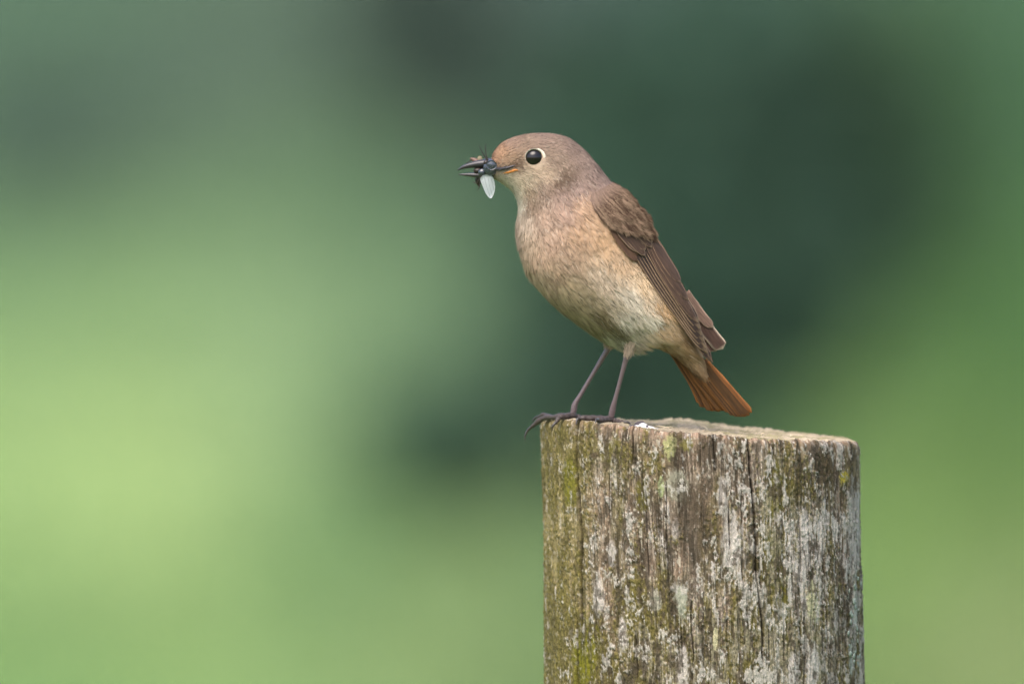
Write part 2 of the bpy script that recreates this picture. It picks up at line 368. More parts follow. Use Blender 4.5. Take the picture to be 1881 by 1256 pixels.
for q, c in [((1230, 818, 12, 22), (0.47, 0.46, 0.22)), ((1552, 876, 9, 14), (0.55, 0.45, 0.07)), ((1490, 1110, 12, 36), (0.58, 0.56, 0.35)), ((1246, 893, 20, 30), (0.42, 0.40, 0.31)), ((1205, 1100, 9, 22), (0.42, 0.40, 0.33)), ((1250, 1105, 14, 36), (0.40, 0.41, 0.33)),
             ((1312, 1170, 6, 26), (0.62, 0.57, 0.36)), ((1260, 815, 14, 14), (0.22, 0.19, 0.06)), ((1213, 895, 5, 18), (0.45, 0.50, 0.27)), ((1572, 1110, 4, 50), (0.45, 0.48, 0.42)), ((1566, 1210, 4, 30), (0.42, 0.47, 0.42))]:
    m = patch(*q, soft=0.25); base = mix(base, c, m * 0.88); white = np.maximum(white, m * 0.7)
for q in [(1520, 865, 24, 42), (1275, 950, 45, 70), (1093, 836, 10, 8), (1300, 830, 30, 22)]:
    base = mix(base, [0.10, 0.072, 0.048], patch(*q) * 0.7 * (0.5 + fib))
base = mix(base, [0.035, 0.028, 0.02], np.clip(cm, 0, 1) ** 0.7 * 0.85)
base = base * (1 - 0.45 * chk)[:, None]
mot = sstep(0.53, 0.60, 0.6 * fbm(arcw / 3.0, dmm / 5.0, 4, 0.65, seed=91) + 0.4 * fbm(arcw / 1.2, dmm / 4, 3, 0.65, seed=92)) * (1 - 0.7 * left)
base = mix(base, [0.085, 0.065, 0.045], mot * 0.75)
crust = sstep(0.597, 0.645, 0.58 * fbm(arcw / 2.8, dmm / 6.0, 4, 0.62, seed=95) + 0.3 * speck + 0.12 * grain + 0.05 * sstep(1250, 1400, PX) + 0.02 * sstep(1000, 1150, PY) - 0.05 * left)
base = mix(base, np.array([0.58, 0.545, 0.50]) * (0.65 + 0.7 * grit)[:, None], crust * 0.7); white = np.maximum(white, crust * 0.4)
dks = sstep(0.56, 0.66, fbm(arcw / 1.5, dmm / 16, 3, 0.6, seed=81)) * (1 - 0.6 * left) * (1 - 0.8 * white)
base = mix(base, [0.05, 0.04, 0.028], dks * 0.6)
rad += 0.00032 * white + 0.0005 * moss * speck
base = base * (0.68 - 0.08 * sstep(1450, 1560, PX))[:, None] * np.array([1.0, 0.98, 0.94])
rr = RM + rad
vx = ax + np.sin(TH) * rr; vy = -np.cos(TH) * rr
SV = np.column_stack([vx, vy, Zs])
nr = sh[0]
i0 = np.arange(NT); i1 = (i0 + 1) % NT
F = [np.column_stack([r * NT + i0, (r + 1) * NT + i0, (r + 1) * NT + i1, r * NT + i1]) for r in range(nr - 1)]
# cut top: rings shrinking towards the heart
rho = np.concatenate([np.linspace(0.995, 0.90, 10), np.linspace(0.88, 0.02, 40)])
tv = []; tc_ = []
for k_, f_ in enumerate(rho):
    x = AX0 + (SV[:NT, 0] - AX0) * f_; y = SV[:NT, 1] * f_
    ring = fbm(np.full(NT, f_ * 20), th * 1.2, 2, seed=41); g2 = fbm(x / 0.004, y / 0.0016, 4, 0.6, seed=44)
    z = z_top(x, y) + (g2 - 0.5) * 0.0036 * min(1, (1 - f_) * 9 + 0.2) + rimn[:NT] * math.exp(-(1 - f_) * 20) - 0.0005 * 0
    cutr = cut[:NT] * 0.9 * (f_ > 0.8); z = z - cutr
    tv.append(np.column_stack([x, y, z]))
    c = mix(np.tile([0.16, 0.13, 0.09], (NT, 1)), [0.30, 0.25, 0.175], sstep(0.35, 0.65, g2)); c = mix(c, [0.15, 0.14, 0.06], 0.6 * sstep(0.5, 0.65, fbm(x / 0.008, y / 0.008, 3, seed=46)))
    tc_.append(c * (0.75 + 0.5 * ring)[:, None])
base[:NT] = tc_[0] * 0.75
off = len(SV); TV = np.vstack(tv)
F.append(np.column_stack([i0, i1, off + i1, off + i0]))
for r in range(len(rho) - 1): F.append(np.column_stack([off + r * NT + i0, off + r * NT + i1, off + (r + 1) * NT + i1, off + (r + 1) * NT + i0]))
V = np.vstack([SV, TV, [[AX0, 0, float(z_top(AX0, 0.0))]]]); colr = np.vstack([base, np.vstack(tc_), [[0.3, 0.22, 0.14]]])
last = off + (len(rho) - 1) * NT
F.append(np.column_stack([last + i0, last + i1, np.full(NT, len(V) - 1), np.full(NT, len(V) - 1)]))
F_ = np.vstack(F[:-1]); 
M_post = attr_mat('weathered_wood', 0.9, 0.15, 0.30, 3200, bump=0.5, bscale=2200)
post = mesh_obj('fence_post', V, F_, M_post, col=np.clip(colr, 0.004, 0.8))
tag(post, 'weathered round wooden fence post with moss, lichen and long cracks', 'fence post')
post_bvh = None

# leafy lichen lobes standing off the post's flank, and splinters
M_lich = simple_mat('leafy_lichen', (0.24, 0.28, 0.235), 0.95, 0.05, 0.35, 900)
def surf_pt(px, py, out=0.0):
    sx = (px - 940.5) * S
    a_ = AX0 + (PXC_B - PXC_T) * S * max(0, (py - 790) * S / 0.093)
    q = max(-0.999, min(0.999, (sx - a_) / RM)); t = math.asin(q)
    Y = -math.cos(t) * (RM + out); X = a_ + math.sin(t) * (RM + out)
    Zv = Z0 + (-(py - 628) * S - (Y - BY) * SP) / CP
    return Vector((X, Y, Zv)), Vector((math.sin(t), -math.cos(t), 0))
def lobes(n, gen, name, mat):
    V = []; F = []
    for _ in range(n):
        px, py, r = gen(); p, nn = surf_pt(px, py, random.uniform(-0.0002, 0.0004)); r *= S
        t = Vector((-nn.y, nn.x, 0)); u = Vector((0, 0, 1)); o = len(V); m = 9
        tilt = random.uniform(0.05, 0.4); ta = random.uniform(0, 6.28)
        V.append(p + nn * 0.0003)
        for k in range(m):
            a = 2 * math.pi * k / m; q = r * random.uniform(0.55, 1.2)
            V.append(p + t * math.cos(a) * q * 0.8 + u * math.sin(a) * q * 1.2 + nn * (tilt * q * math.cos(a - ta) + 0.0003))
        V.append(p - nn * 0.0008)
        for k in range(m): F.append((o, o + 1 + k, o + 1 + (k + 1) % m)); F.append((o + m + 1, o + 1 + (k + 1) % m, o + 1 + k))
    o = mesh_obj(name, V, F, mat, post); o['kind'] = 'stuff'; return o
lobes(60, lambda: (1583 - abs(random.gauss(0, 9)), random.choice([random.uniform(1060, 1256), random.gauss(1130, 40), random.gauss(1205, 22)]), random.uniform(3, 6.5)), 'lichen_lobes', M_lich)
M_spl = simple_mat('splinter', (0.5, 0.42, 0.28), 0.8, 0.2, 0.2, 500)
for (px, py, L, a, dpt) in [(1228, 777, 26, 155, 10), (1218, 776, 18, 20, 0), (1398, 792, 12, 60, 60), (1300, 780, 14, 120, 80), (1455, 801, 10, 100, 90)]:
    x = (px - 940.5) * S; y = BY + dpt * S; z = float(z_top(x, y)) + 0.0002; a = R(a)
    p = Vector((x, y, z)); d = Vector((math.cos(a), 0.3, math.sin(a) * 0.45)) * L * S
    v, f = tube([p - d * 0.3 - Vector((0, 0, 0.0003)), p + d * 0.3 + Vector((0, 0, 0.0002)), p + d], [0.0003, 0.00025, 0.0001], 6, 8)
    mesh_obj('splinter', v, f, M_spl, post)

# ================================================================== BIRD
foot_base = W(1085, 770, 0)
bird = empty('redstart', foot_base)
tag(bird, 'small brown songbird with orange tail perched on the post holding insects', 'bird')

ST = [  # lower/front point, upper/back point, half width (all photograph pixels)
    (904, 322, 903, 290, 17), (909, 328, 906, 282, 24), (917, 334, 913, 272, 31), (928, 341, 925, 261, 37), (939, 351, 947, 252, 43), (945, 361, 976, 246, 48),
    (948, 371, 1010, 246, 52), (949, 382, 1044, 254, 55), (948, 395, 1072, 275, 58), (946, 412, 1096, 303, 64), (945, 431, 1119, 332, 74), (947, 450, 1142, 352, 84),
    (953, 474, 1165, 378, 93), (963, 504, 1186, 414, 99), (985, 533, 1203, 454, 101), (1012, 561, 1220, 492, 99), (1045, 588, 1238, 528, 94), (1076, 610, 1252, 558, 86),
    (1106, 628, 1264, 582, 72), (1142, 639, 1273, 604, 60), (1182, 635, 1281, 622, 48), (1218, 645, 1287, 640, 38), (1245, 661, 1292, 656, 27), (1276, 686, 1297, 676, 15), (1298, 697, 1303, 690, 4)]
NR, NSG = 200, 112
A = catmull(np.array(ST, float), NR)
dv = A[:, 2:4] - A[:, 0:2]; ln = np.hypot(dv[:, 0], dv[:, 1])[:, None]
sl = np.clip((np.arange(NR) / NR - 0.12) / 0.2, 0, 1)[:, None] * np.clip((0.97 - np.arange(NR) / NR) / 0.1, 0, 1)[:, None]
A[:, 0:2] += dv / ln * 5.0 * sl; A[:, 4] -= 3 * sl[:, 0]
phi = np.linspace(0, 2 * np.pi, NSG, endpoint=False)
bv = []
for i in range(NR):
    lx, ly, ux, uy, w = A[i]
    cx, cy = (lx + ux) / 2, (ly + uy) / 2; hx, hy = (lx - ux) / 2, (ly - uy) / 2
    c, s = np.cos(phi), np.sin(phi)
    e = 0.92
    cc = np.sign(c) * np.abs(c) ** e; ss = np.sign(s) * np.abs(s) ** e
    fat = 1 + 0.08 * c      # fuller towards the front
    for k in range(NSG):
        bv.append(W(cx + hx * cc[k], cy + hy * cc[k], -w * ss[k] * fat[k]))
BVV = np.array([list(v) for v in bv])
# soft lumps of the plumage
PXb = BVV[:, 0] / S + 940.5; PYb = py_of(BVV[:, 1], BVV[:, 2])
bf = []
for i in range(NR - 1):
    for k in range(NSG):
        bf.append((i * NSG + k, (i + 1) * NSG + k, (i + 1) * NSG + (k + 1) % NSG, i * NSG + (k + 1) % NSG))
bf.append(tuple(range(NSG))); bf.append(tuple((NR - 1) * NSG + k for k in range(NSG))[::-1])
PAL = [(990, 252, 152, 128, 112), (1050, 270, 150, 126, 112), (940, 262, 160, 132, 112), (918, 282, 190, 148, 112), (904, 292, 182, 140, 106), (935, 290, 170, 138, 108), (945, 304, 118, 94, 74), (970, 264, 164, 138, 116),
       (1020, 300, 158, 134, 114), (1012, 322, 194, 168, 140), (965, 326, 202, 182, 152), (985, 318, 190, 166, 138), (950, 334, 196, 176, 146), (1040, 328, 112, 92, 76), (1025, 336, 128, 104, 86), (1090, 312, 152, 128, 116), (1075, 290, 152, 128, 114),
       (926, 336, 206, 196, 170), (940, 350, 206, 198, 174), (950, 372, 208, 200, 180), (968, 352, 142, 120, 96), (975, 372, 132, 110, 90), (1000, 350, 150, 126, 108), (1030, 358, 158, 132, 118), (1060, 345, 152, 128, 116),
       (955, 402, 198, 178, 156), (950, 425, 190, 168, 142), (1000, 395, 166, 138, 116), (1035, 385, 168, 138, 118), (1068, 378, 190, 154, 120), (1085, 400, 194, 158, 120), (1060, 425, 188, 152, 116), (1110, 430, 200, 162, 118),
       (980, 465, 182, 152, 124), (1010, 440, 186, 154, 128), (958, 480, 176, 156, 118), (965, 450, 192, 166, 138), (1040, 470, 168, 140, 112), (1010, 505, 176, 148, 116), (985, 505, 190, 166, 132), (1030, 530, 176, 156, 118), (1050, 558, 160, 142, 104), (1040, 520, 160, 140, 106),
       (1095, 572, 112, 98, 64), (1128, 602, 104, 94, 62), (1110, 588, 110, 98, 64), (1080, 595, 150, 136, 96), (1075, 545, 150, 134, 100), (1100, 510, 198, 176, 148), (1150, 540, 222, 208, 184), (1190, 580, 224, 212, 190), (1155, 600, 190, 178, 150), (1125, 555, 176, 160, 132), (1140, 575, 210, 200, 176),
       (1180, 515, 212, 182, 140), (1140, 475, 206, 172, 132), (1212, 560, 200, 160, 108), (1205, 600, 196, 162, 116), (1225, 615, 172, 142, 98), (1190, 625, 184, 164, 124), (1240, 645, 156, 126, 82), (1285, 688, 160, 126, 86), (1130, 636, 226, 222, 208), (1105, 622, 196, 190, 160), (1160, 635, 200, 180, 160),
       (1140, 368, 132, 108, 98), (1120, 345, 142, 118, 108), (1180, 420, 112, 88, 76), (1230, 520, 92, 72, 58), (1260, 610, 130, 100, 64)]
PALP = np.array([p[:2] for p in PAL], float); PALC = np.array([lin(p[2:]) for p in PAL])
def plumage_col(px, py):
    d2 = (px[:, None] - PALP[None, :, 0]) ** 2 + (py[:, None] - PALP[None, :, 1]) ** 2
    w = 1 / (d2 + 40.0) ** 1.85
    c = (w[:, :, None] * PALC[None]).sum(1) / w.sum(1)[:, None]
    g_ = c.mean(1, keepdims=True); return (c * 0.80 + g_ * 0.20) * np.array([1.01, 0.985, 0.96])
BRIGHT = 0.9
M_body = attr_mat('plumage_base', 0.95, 0.05, 0.12, 1800, bump=0.4, bscale=1400, sheen=0.1)
body = mesh_obj('body', BVV, bf, M_body, bird, col=plumage_col(PXb, PYb) * BRIGHT * 0.85)
bvh = BVHTree.FromPolygons([Vector(v) for v in BVV], bf)
def body_depth(px, py):
    """depth (pixels) of the near flank at that pixel, None outside the body"""
    a = W(px, py, -400); b = W(px, py, 400)
    hit = bvh.ray_cast(a, (b - a).normalized())
    return None if hit[0] is None else (hit[0].y - BY) / S

# wing frame: lower edge and back edge of the folded wing
LW = [(1085, 350), (1090, 379), (1105, 399), (1121, 420), (1139, 440), (1157, 461), (1168, 483), (1188, 508), (1208, 531), (1221, 554), (1237, 575), (1266, 612), (1290, 646), (1309, 666)]
BK = [(1116, 331), (1134, 341), (1152, 354), (1172, 377), (1188, 399), (1199, 419), (1206, 438), (1218, 460), (1238, 489), (1256, 521), (1269, 546), (1281, 575), (1296, 612), (1311, 664)]
LWs = catmull(LW, 200); BKs = catmull(BK, 200)
def wing(u, v):
    i = min(199, max(0, v * 199)); a = int(i); b = min(199, a + 1); f = i - a
    l = LWs[a] * (1 - f) + LWs[b] * f; k = BKs[a] * (1 - f) + BKs[b] * f
    return l * (1 - u) + k * u
def wing_depth(px, py):
    # distance in from the back edge
    d = np.min(np.hypot(BKs[:, 0] - px, BKs[:, 1] - py)); i = int(np.argmin(np.hypot(BKs[:, 0] - px, BKs[:, 1] - py)))
    v = i / 199
    inside = 1 if (px - BKs[i, 0]) * 0.83 - (py - BKs[i, 1]) * 0.55 < 0 else -1
    r = 62.0; t = min(1.0, d / r) if inside > 0 else 0
    y = -(12 + 8 * v) - (58 - 24 * v) * math.sqrt(max(0, 1 - (1 - t) ** 2))
    bd = body_depth(px, py)
    if bd is not None: y = min(y, bd - 2)
    return y
GX0, GY0, GST = 1040, 300, 4.0
_tab = np.array([[wing_depth(GX0 + i * GST, GY0 + j * GST) for i in range(80)] for j in range(105)])
for _ in range(3):
    q_ = np.pad(_tab, 1, mode='edge'); _tab = (q_[:-2, 1:-1] + q_[2:, 1:-1] + q_[1:-1, :-2] + q_[1:-1, 2:] + 2 * q_[1:-1, 1:-1]) / 6
def wing_depth(px, py):
    x = min(78.99, max(0, (px - GX0) / GST)); y = min(103.99, max(0, (py - GY0) / GST)); i = int(x); j = int(y); fx = x - i; fy = y - j
    return (_tab[j, i] * (1 - fx) + _tab[j, i + 1] * fx) * (1 - fy) + (_tab[j + 1, i] * (1 - fx) + _tab[j + 1, i + 1] * fx) * fy
def feather(base, tip, wpx, layer, bend=0.0, nt=16, nu=7, w0=0.55, tipr=0.8, depthf=wing_depth, camber=0.25, cols=None):
    base = np.array(base, float); tip = np.array(tip, float); ax_ = tip - base; L = np.hypot(*ax_); ax_ /= L; nrm = np.array([-ax_[1], ax_[0]])
    ts = np.linspace(0, 1, nt)
    V = []; F = []; Cc = []; m = 2 * nu
    for j, t in enumerate(ts):
        c = base + ax_ * L * t + nrm * bend * 4 * t * (1 - t)
        wv = wpx * 0.5 * (w0 + (1 - w0) * min(1, t / 0.35)) * (1 if t < tipr else math.sqrt(max(0.004, 1 - ((t - tipr) / (1 - tipr)) ** 2)))
        for side in (0, 1):
            for q in range(nu):
                u = (-1, -0.8, -0.66, 0, 0.66, 0.8, 1)[q]
                if side: u = -u
                p = c + nrm * wv * u
                dpt = depthf(p[0], p[1]) - layer + camber * (u * u) - (0.8 if abs(u) < 0.01 and not side else 0) + (0.7 if side else 0)
                V.append(W(p[0], p[1], dpt)); Cc.append((abs(u), t))
    for j in range(nt - 1):
        for q in range(m): F.append((j * m + q, j * m + (q + 1) % m, (j + 1) * m + (q + 1) % m, (j + 1) * m + q))
    F.append(tuple(range(m))[::-1]); F.append(tuple((nt - 1) * m + q for q in range(m)))
    return V, F, np.array(Cc)
M_feather = attr_mat('flight_feather', 0.75, 0.25, 0.38, 2200, bump=0.6, bscale=2200)
nt = M_feather.node_tree          # barbs: noise drawn out along the feathers
tcf = [n for n in nt.nodes if n.type == 'TEX_COORD'][0]; cx_ = nt.nodes.new('ShaderNodeCombineXYZ'); ge_ = nt.nodes.new('ShaderNodeNewGeometry')
for i_, vec in enumerate([(0.06, 0, -0.08), (0.80, 0, 0.60), (0, 0.5, 0)]):
    dn = nt.nodes.new('ShaderNodeVectorMath'); dn.operation = 'DOT_PRODUCT'; dn.inputs[1].default_value = vec
    nt.links.new(tcf.outputs['Object'], dn.inputs[0]); nt.links.new(dn.outputs['Value'], cx_.inputs[i_])
for n in nt.nodes:
    if n.type == 'TEX_NOISE': nt.links.new(cx_.outputs[0], n.inputs['Vector'])
def put_feather(name, fd, parent, dark, pale, edge0=0.55, mirror=False, tipw=0.0):
    V, F, cc = fd
    e = sstep(edge0, 1.0, cc[:, 0]); e = np.maximum(e, sstep(1 - tipw, 1.0, cc[:, 1]) if tipw else 0)
    col = mix(np.tile(np.asarray(dark, float), (len(V), 1)), pale, e)
    if name == 'tail_feather': col = col * (0.75 + 0.25 * sstep(0.0, 0.3, cc[:, 0]))[:, None]
    if mirror: V = [Vector((v.x, 2 * BY - v.y, v.z)) for v in V]; F = [f[::-1] for f in F]
    return mesh_obj(name, V, F, M_feather, parent, col=col)
DKB = lin((66, 49, 38)); DK3 = lin((46, 34, 27)); PALE = lin((142, 116, 92)); BUFF = lin((176, 146, 112)); MANT = lin((128, 104, 92)); COV = lin((98, 70, 54))
specs = []
# primaries: long, low, dark
for k in range(7):
    q = k / 6
    specs.append(('primary', wing(0.02 + 0.16 * q, 0.40), wing(0.10 + 0.30 * q, 1.0 - 0.16 * q), 17, 1.0 + k * 0.5, -2, DK3, lin((122, 96, 76)), 0.75))
# secondaries: a stack of parallel edges
for k in range(6):
    q = k / 5
    specs.append(('secondary', wing(0.12 + 0.50 * q, 0.385), wing(0.30 + 0.46 * q, 0.955 - 0.09 * q), 19, 4.5 + k * 0.9, 1, DK3, PALE, 0.7))
# tertials
for k in range(3):
    specs.append(('tertial', wing(0.62 + 0.12 * k, 0.40), wing(0.72 + 0.09 * k, 0.86 - 0.09 * k), 19, 9.5 + k * 0.9, 3, DKB, lin((128, 102, 84)), 0.78))
# alula and primary coverts
for k in range(3): specs.append(('alula_feather', wing(0.02 + 0.1 * k, 0.24), wing(0.04 + 0.13 * k, 0.46 - 0.02 * k), 17, 6 + k * 0.6, 0, lin((74, 53, 39)), lin((92, 68, 51)), 0.75))
# greater coverts
for k in range(7):
    q = k / 6; specs.append(('greater_covert', wing(0.16 + 0.72 * q, 0.23), wing(0.26 + 0.66 * q, 0.455 + 0.02 * ((k * 5) % 3 - 1)), 17, 10 + k * 0.6, 1, DKB, lin((140, 114, 94)), 0.72))
# median coverts and scapulars
for row, (v0, v1, nf, wp) in enumerate([]):
    for k in range(nf):
        q = k / (nf - 1); specs.append(('scapular' if q > 0.5 else 'lesser_covert', wing(0.10 + 0.84 * q, v0), wing(0.14 + 0.82 * q, v1 + 0.012 * ((k * 7) % 3 - 1)), wp, 21 + row * 1.0 + k * 0.25, 0, lin((92, 72, 60)), lin((128, 105, 90)), 0.6))
near_wing = None
for side in (0, 1):
    wroot = empty('wing', W(1095, 365, -70 if side == 0 else 70)); link_child(wroot, bird)
    for nm, b_, t_, wp, ly, bd_, dk, pl, e0 in specs:
        j = np.array([1 + random.uniform(-0.08, 0.08)] * 3)
        put_feather(nm, feather(b_, t_, wp, ly, bd_, tipr=0.62 if nm != 'primary' and nm != 'secondary' else 0.84), wroot, dk * j, pl * j, e0, mirror=side == 1, tipw=0.06)
    if side == 0: near_wing = wroot
    else:   # ruffled tips of the far wing showing beyond the back
        fl = lambda a, b: 4.0
        put_feather('tertial', feather((1262, 535), (1309, 602), 18, 0, 4, depthf=fl), wroot, lin((108, 86, 74)), lin((150, 128, 112)), 0.7, tipw=0.05)
        put_feather('tertial', feather((1270, 560), (1328, 641), 27, -3, 3, depthf=fl, tipr=0.9), wroot, lin((66, 48, 40)), lin((180, 162, 142)), 0.72, tipw=0.07)
        put_feather('secondary', feather((1268, 570), (1316, 645), 22, -6, 2, depthf=fl, tipr=0.9), wroot, lin((74, 54, 46)), lin((160, 140, 120)), 0.75, tipw=0.05)

# tail
RUST = lin((158, 100, 50)); RUSTD = lin((74, 49, 21)); RUSTB = lin((52, 37, 22))
troot = empty('tail', W(1262, 645, 0)); link_child(troot, bird)
tips = [(1287, 743), (1298, 749), (1310, 755), (1322, 756), (1330, 754), (1339, 750), (1347, 757), (1356, 763), (1364, 765), (1370, 765), (1376, 763), (1381, 758)]
for k, tp in enumerate(tips):
    q = k / 11
    tb = (1226 + 74 * q, 640 + 24 * q)
    dp = lambda a, b, q=q: 16 - 30 * q + 10 * (q - 0.5) ** 2
    edge = k in (0, 11)
    dk = (RUST * 0.45 if edge else RUSTD * (0.65 + 0.6 * random.random())) if k not in (5, 7, 8) else RUSTB
    put_feather('tail_feather', feather(tb, tp, 22 if not edge else 11, (5.5 - abs(k - 5.5)) * 1.4, (-6 if k < 4 else 1), depthf=dp, tipr=0.955, w0=0.5, camber=1.0), troot, dk, RUST if edge else lin((104, 67, 28)), 0.7, tipw=0.02)

# fluffy plumage strands over the whole body
def in_wing(px, py, m=3):
    best = None
    i = np.argmin(np.hypot((LWs[:, 0] + BKs[:, 0]) / 2 - px, (LWs[:, 1] + BKs[:, 1]) / 2 - py))
    l, k = LWs[i], BKs[i]; ax_ = k - l; L = np.hypot(*ax_); t = ((px - l[0]) * ax_[0] + (py - l[1]) * ax_[1]) / L
    return t > m and i > 18 + 10 * math.sin(px * 1.7 + py * 2.3)
NS = 150000
ri = rng.uniform(0.5, NR - 6, NS); kk = rng.uniform(0, NSG, NS)
# area weighting: ring size
wgt = np.hypot(A[:, 0] - A[:, 2], A[:, 1] - A[:, 3]) + A[:, 4]; wgt /= wgt.max()
keep = rng.rand(NS) < np.maximum(0.25, wgt[ri.astype(int)]); ri = ri[keep]; kk = kk[keep]; NS = len(ri)
G = BVV.reshape(NR, NSG, 3)
def bsurf(r, k):
    r = np.clip(r, 0, NR - 1.001); r0 = r.astype(int); fr = (r - r0)[:, None]; k0 = np.floor(k).astype(int); fk = (k - k0)[:, None]
    g = lambda a, b: G[a, b % NSG]
    return (g(r0, k0) * (1 - fk) + g(r0, k0 + 1) * fk) * (1 - fr) + (g(r0 + 1, k0) * (1 - fk) + g(r0 + 1, k0 + 1) * fk) * fr
P0 = bsurf(ri, kk); Pa = bsurf(ri + 1, kk); Pb = bsurf(ri, kk + 0.5)
T = Pa - P0; T /= np.linalg.norm(T, axis=1)[:, None] + 1e-12
B = Pb - P0; B /= np.linalg.norm(B, axis=1)[:, None] + 1e-12
N = np.cross(B, T); N /= np.linalg.norm(N, axis=1)[:, None] + 1e-12
cen = np.array([list(W((A[int(r), 0] + A[int(r), 2]) / 2, (A[int(r), 1] + A[int(r), 3]) / 2)) for r in ri])
sg = np.sign(((P0 - cen) * N).sum(1)); N *= sg[:, None]
px0 = P0[:, 0] / S + 940.5; py0 = py_of(P0[:, 1], P0[:, 2])
ok = np.ones(NS, bool)
for i in range(NS):
    if px0[i] > 1080 and in_wing(px0[i], py0[i]): ok[i] = False
    if math.hypot(px0[i] - 981, py0[i] - 291) < 17.5 or (px0[i] < 985 and math.hypot(px0[i] + 5 - 981, py0[i] + 1 - 291) < 17): ok[i] = False
head = sstep(400, 330, py0) * sstep(1110, 1060, px0)
vent = sstep(1150, 1230, px0)
Ls = (4.2 - 2.3 * head + 1.4 * sstep(480, 600, py0)) * rng.uniform(0.6, 1.25, NS) * 1e-3
low = np.exp(-((px0 - 1130) / 40) ** 2) * sstep(612, 632, py0); Ls *= 1 + 0.45 * low
face = sstep(940, 915, px0) * sstep(345, 330, py0); Ls *= 1 - 0.45 * face
wd = (0.000115 - 0.00003 * head) * rng.uniform(0.7, 1.4, NS)
# locks: neighbouring strands part the same way
swirl = (fbm(px0 / 16, py0 / 16, 3, seed=51) - 0.5) * 0.8 + rng.normal(0, 0.10, NS)
D_ = T * np.cos(swirl)[:, None] + B * np.sin(swirl)[:, None]
Sd = np.cross(N, D_)
lift = (0.03 + 0.10 * fbm(px0 / 9, py0 / 9, 2, seed=53) + 0.05 * rng.rand(NS)) + 0.2 * low * rng.rand(NS)
root = P0 - N * 0.0003
p1 = P0 + D_ * (Ls * 0.5)[:, None] + N * (Ls * lift * 0.7)[:, None]
p2 = P0 + D_ * Ls[:, None] + N * (Ls * lift * 0.75)[:, None]
from mathutils.kdtree import KDTree
gi = np.where(ok)[0]; gi = gi[rng.permutation(len(gi))[:7000]]
kd = KDTree(len(gi))
for a_, b_ in enumerate(gi): kd.insert(P0[b_], a_)
kd.balance()
near = np.array([gi[kd.find(P0[i])[1]] if ok[i] else i for i in range(NS)])
tw = 0.6 * (1 - 0.5 * head)[:, None]
tl = rng.uniform(0.75, 1.05, NS)[:, None]
gt = P0[near] + (p2[near] - P0[near]) * (0.75 + 0.5 * tl)
p2 = p2 * (1 - tw) + gt * tw + N * 0.00012; p1 = p1 * (1 - tw * 0.35) + (P0 * 0.5 + gt * 0.5) * tw * 0.35 + N * 0.00008
wisp = (rng.rand(NS) < 0.035 * (1 - 0.8 * head)); p2[wisp] += N[wisp] * rng.uniform(0.0003, 0.0010, (NS, 1))[wisp]
sv = np.stack([root - Sd * wd[:, None] * 0.6, root + Sd * wd[:, None] * 0.6, p1 + Sd * wd[:, None], p2, p1 - Sd * wd[:, None]], 1)[ok].reshape(-1, 3)
sc = plumage_col(px0 + rng.normal(0, 4, NS), py0 + rng.normal(0, 4, NS))
lock = 1.1 * (fbm(px0 / 13, py0 / 16, 4, 0.6, seed=57) - 0.5) + 0.25 + 0.5 * (0.5 + 0.8 * (rng.rand(NS)[near] - 0.5))
sc = sc * (BRIGHT * (0.66 + 0.5 * lock + rng.uniform(-0.08, 0.1, NS)))[:, None]
dk_ = (rng.rand(NS) < 0.05 + 0.10 * head + 0.12 * np.exp(-((px0 - 1000) / 40) ** 2 - ((py0 - 352) / 16) ** 2)); sc[dk_] *= 0.5
lt = (rng.rand(NS) < 0.06); sc[lt] = sc[lt] * 0.7 + 0.3 * np.array([0.62, 0.54, 0.44])
sc = sc[ok]; n_ = len(sc)
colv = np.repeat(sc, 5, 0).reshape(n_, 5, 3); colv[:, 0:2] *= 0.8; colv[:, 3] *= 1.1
k = np.arange(n_)[:, None] * 5
M_plume = attr_mat('plumage_strands', 0.85, 0.1, 0.05, 900, translucent=0.18)
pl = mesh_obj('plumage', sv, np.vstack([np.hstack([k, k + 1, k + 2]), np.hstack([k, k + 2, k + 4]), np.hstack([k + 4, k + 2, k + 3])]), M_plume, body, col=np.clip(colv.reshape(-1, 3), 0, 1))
pl['kind'] = 'stuff'

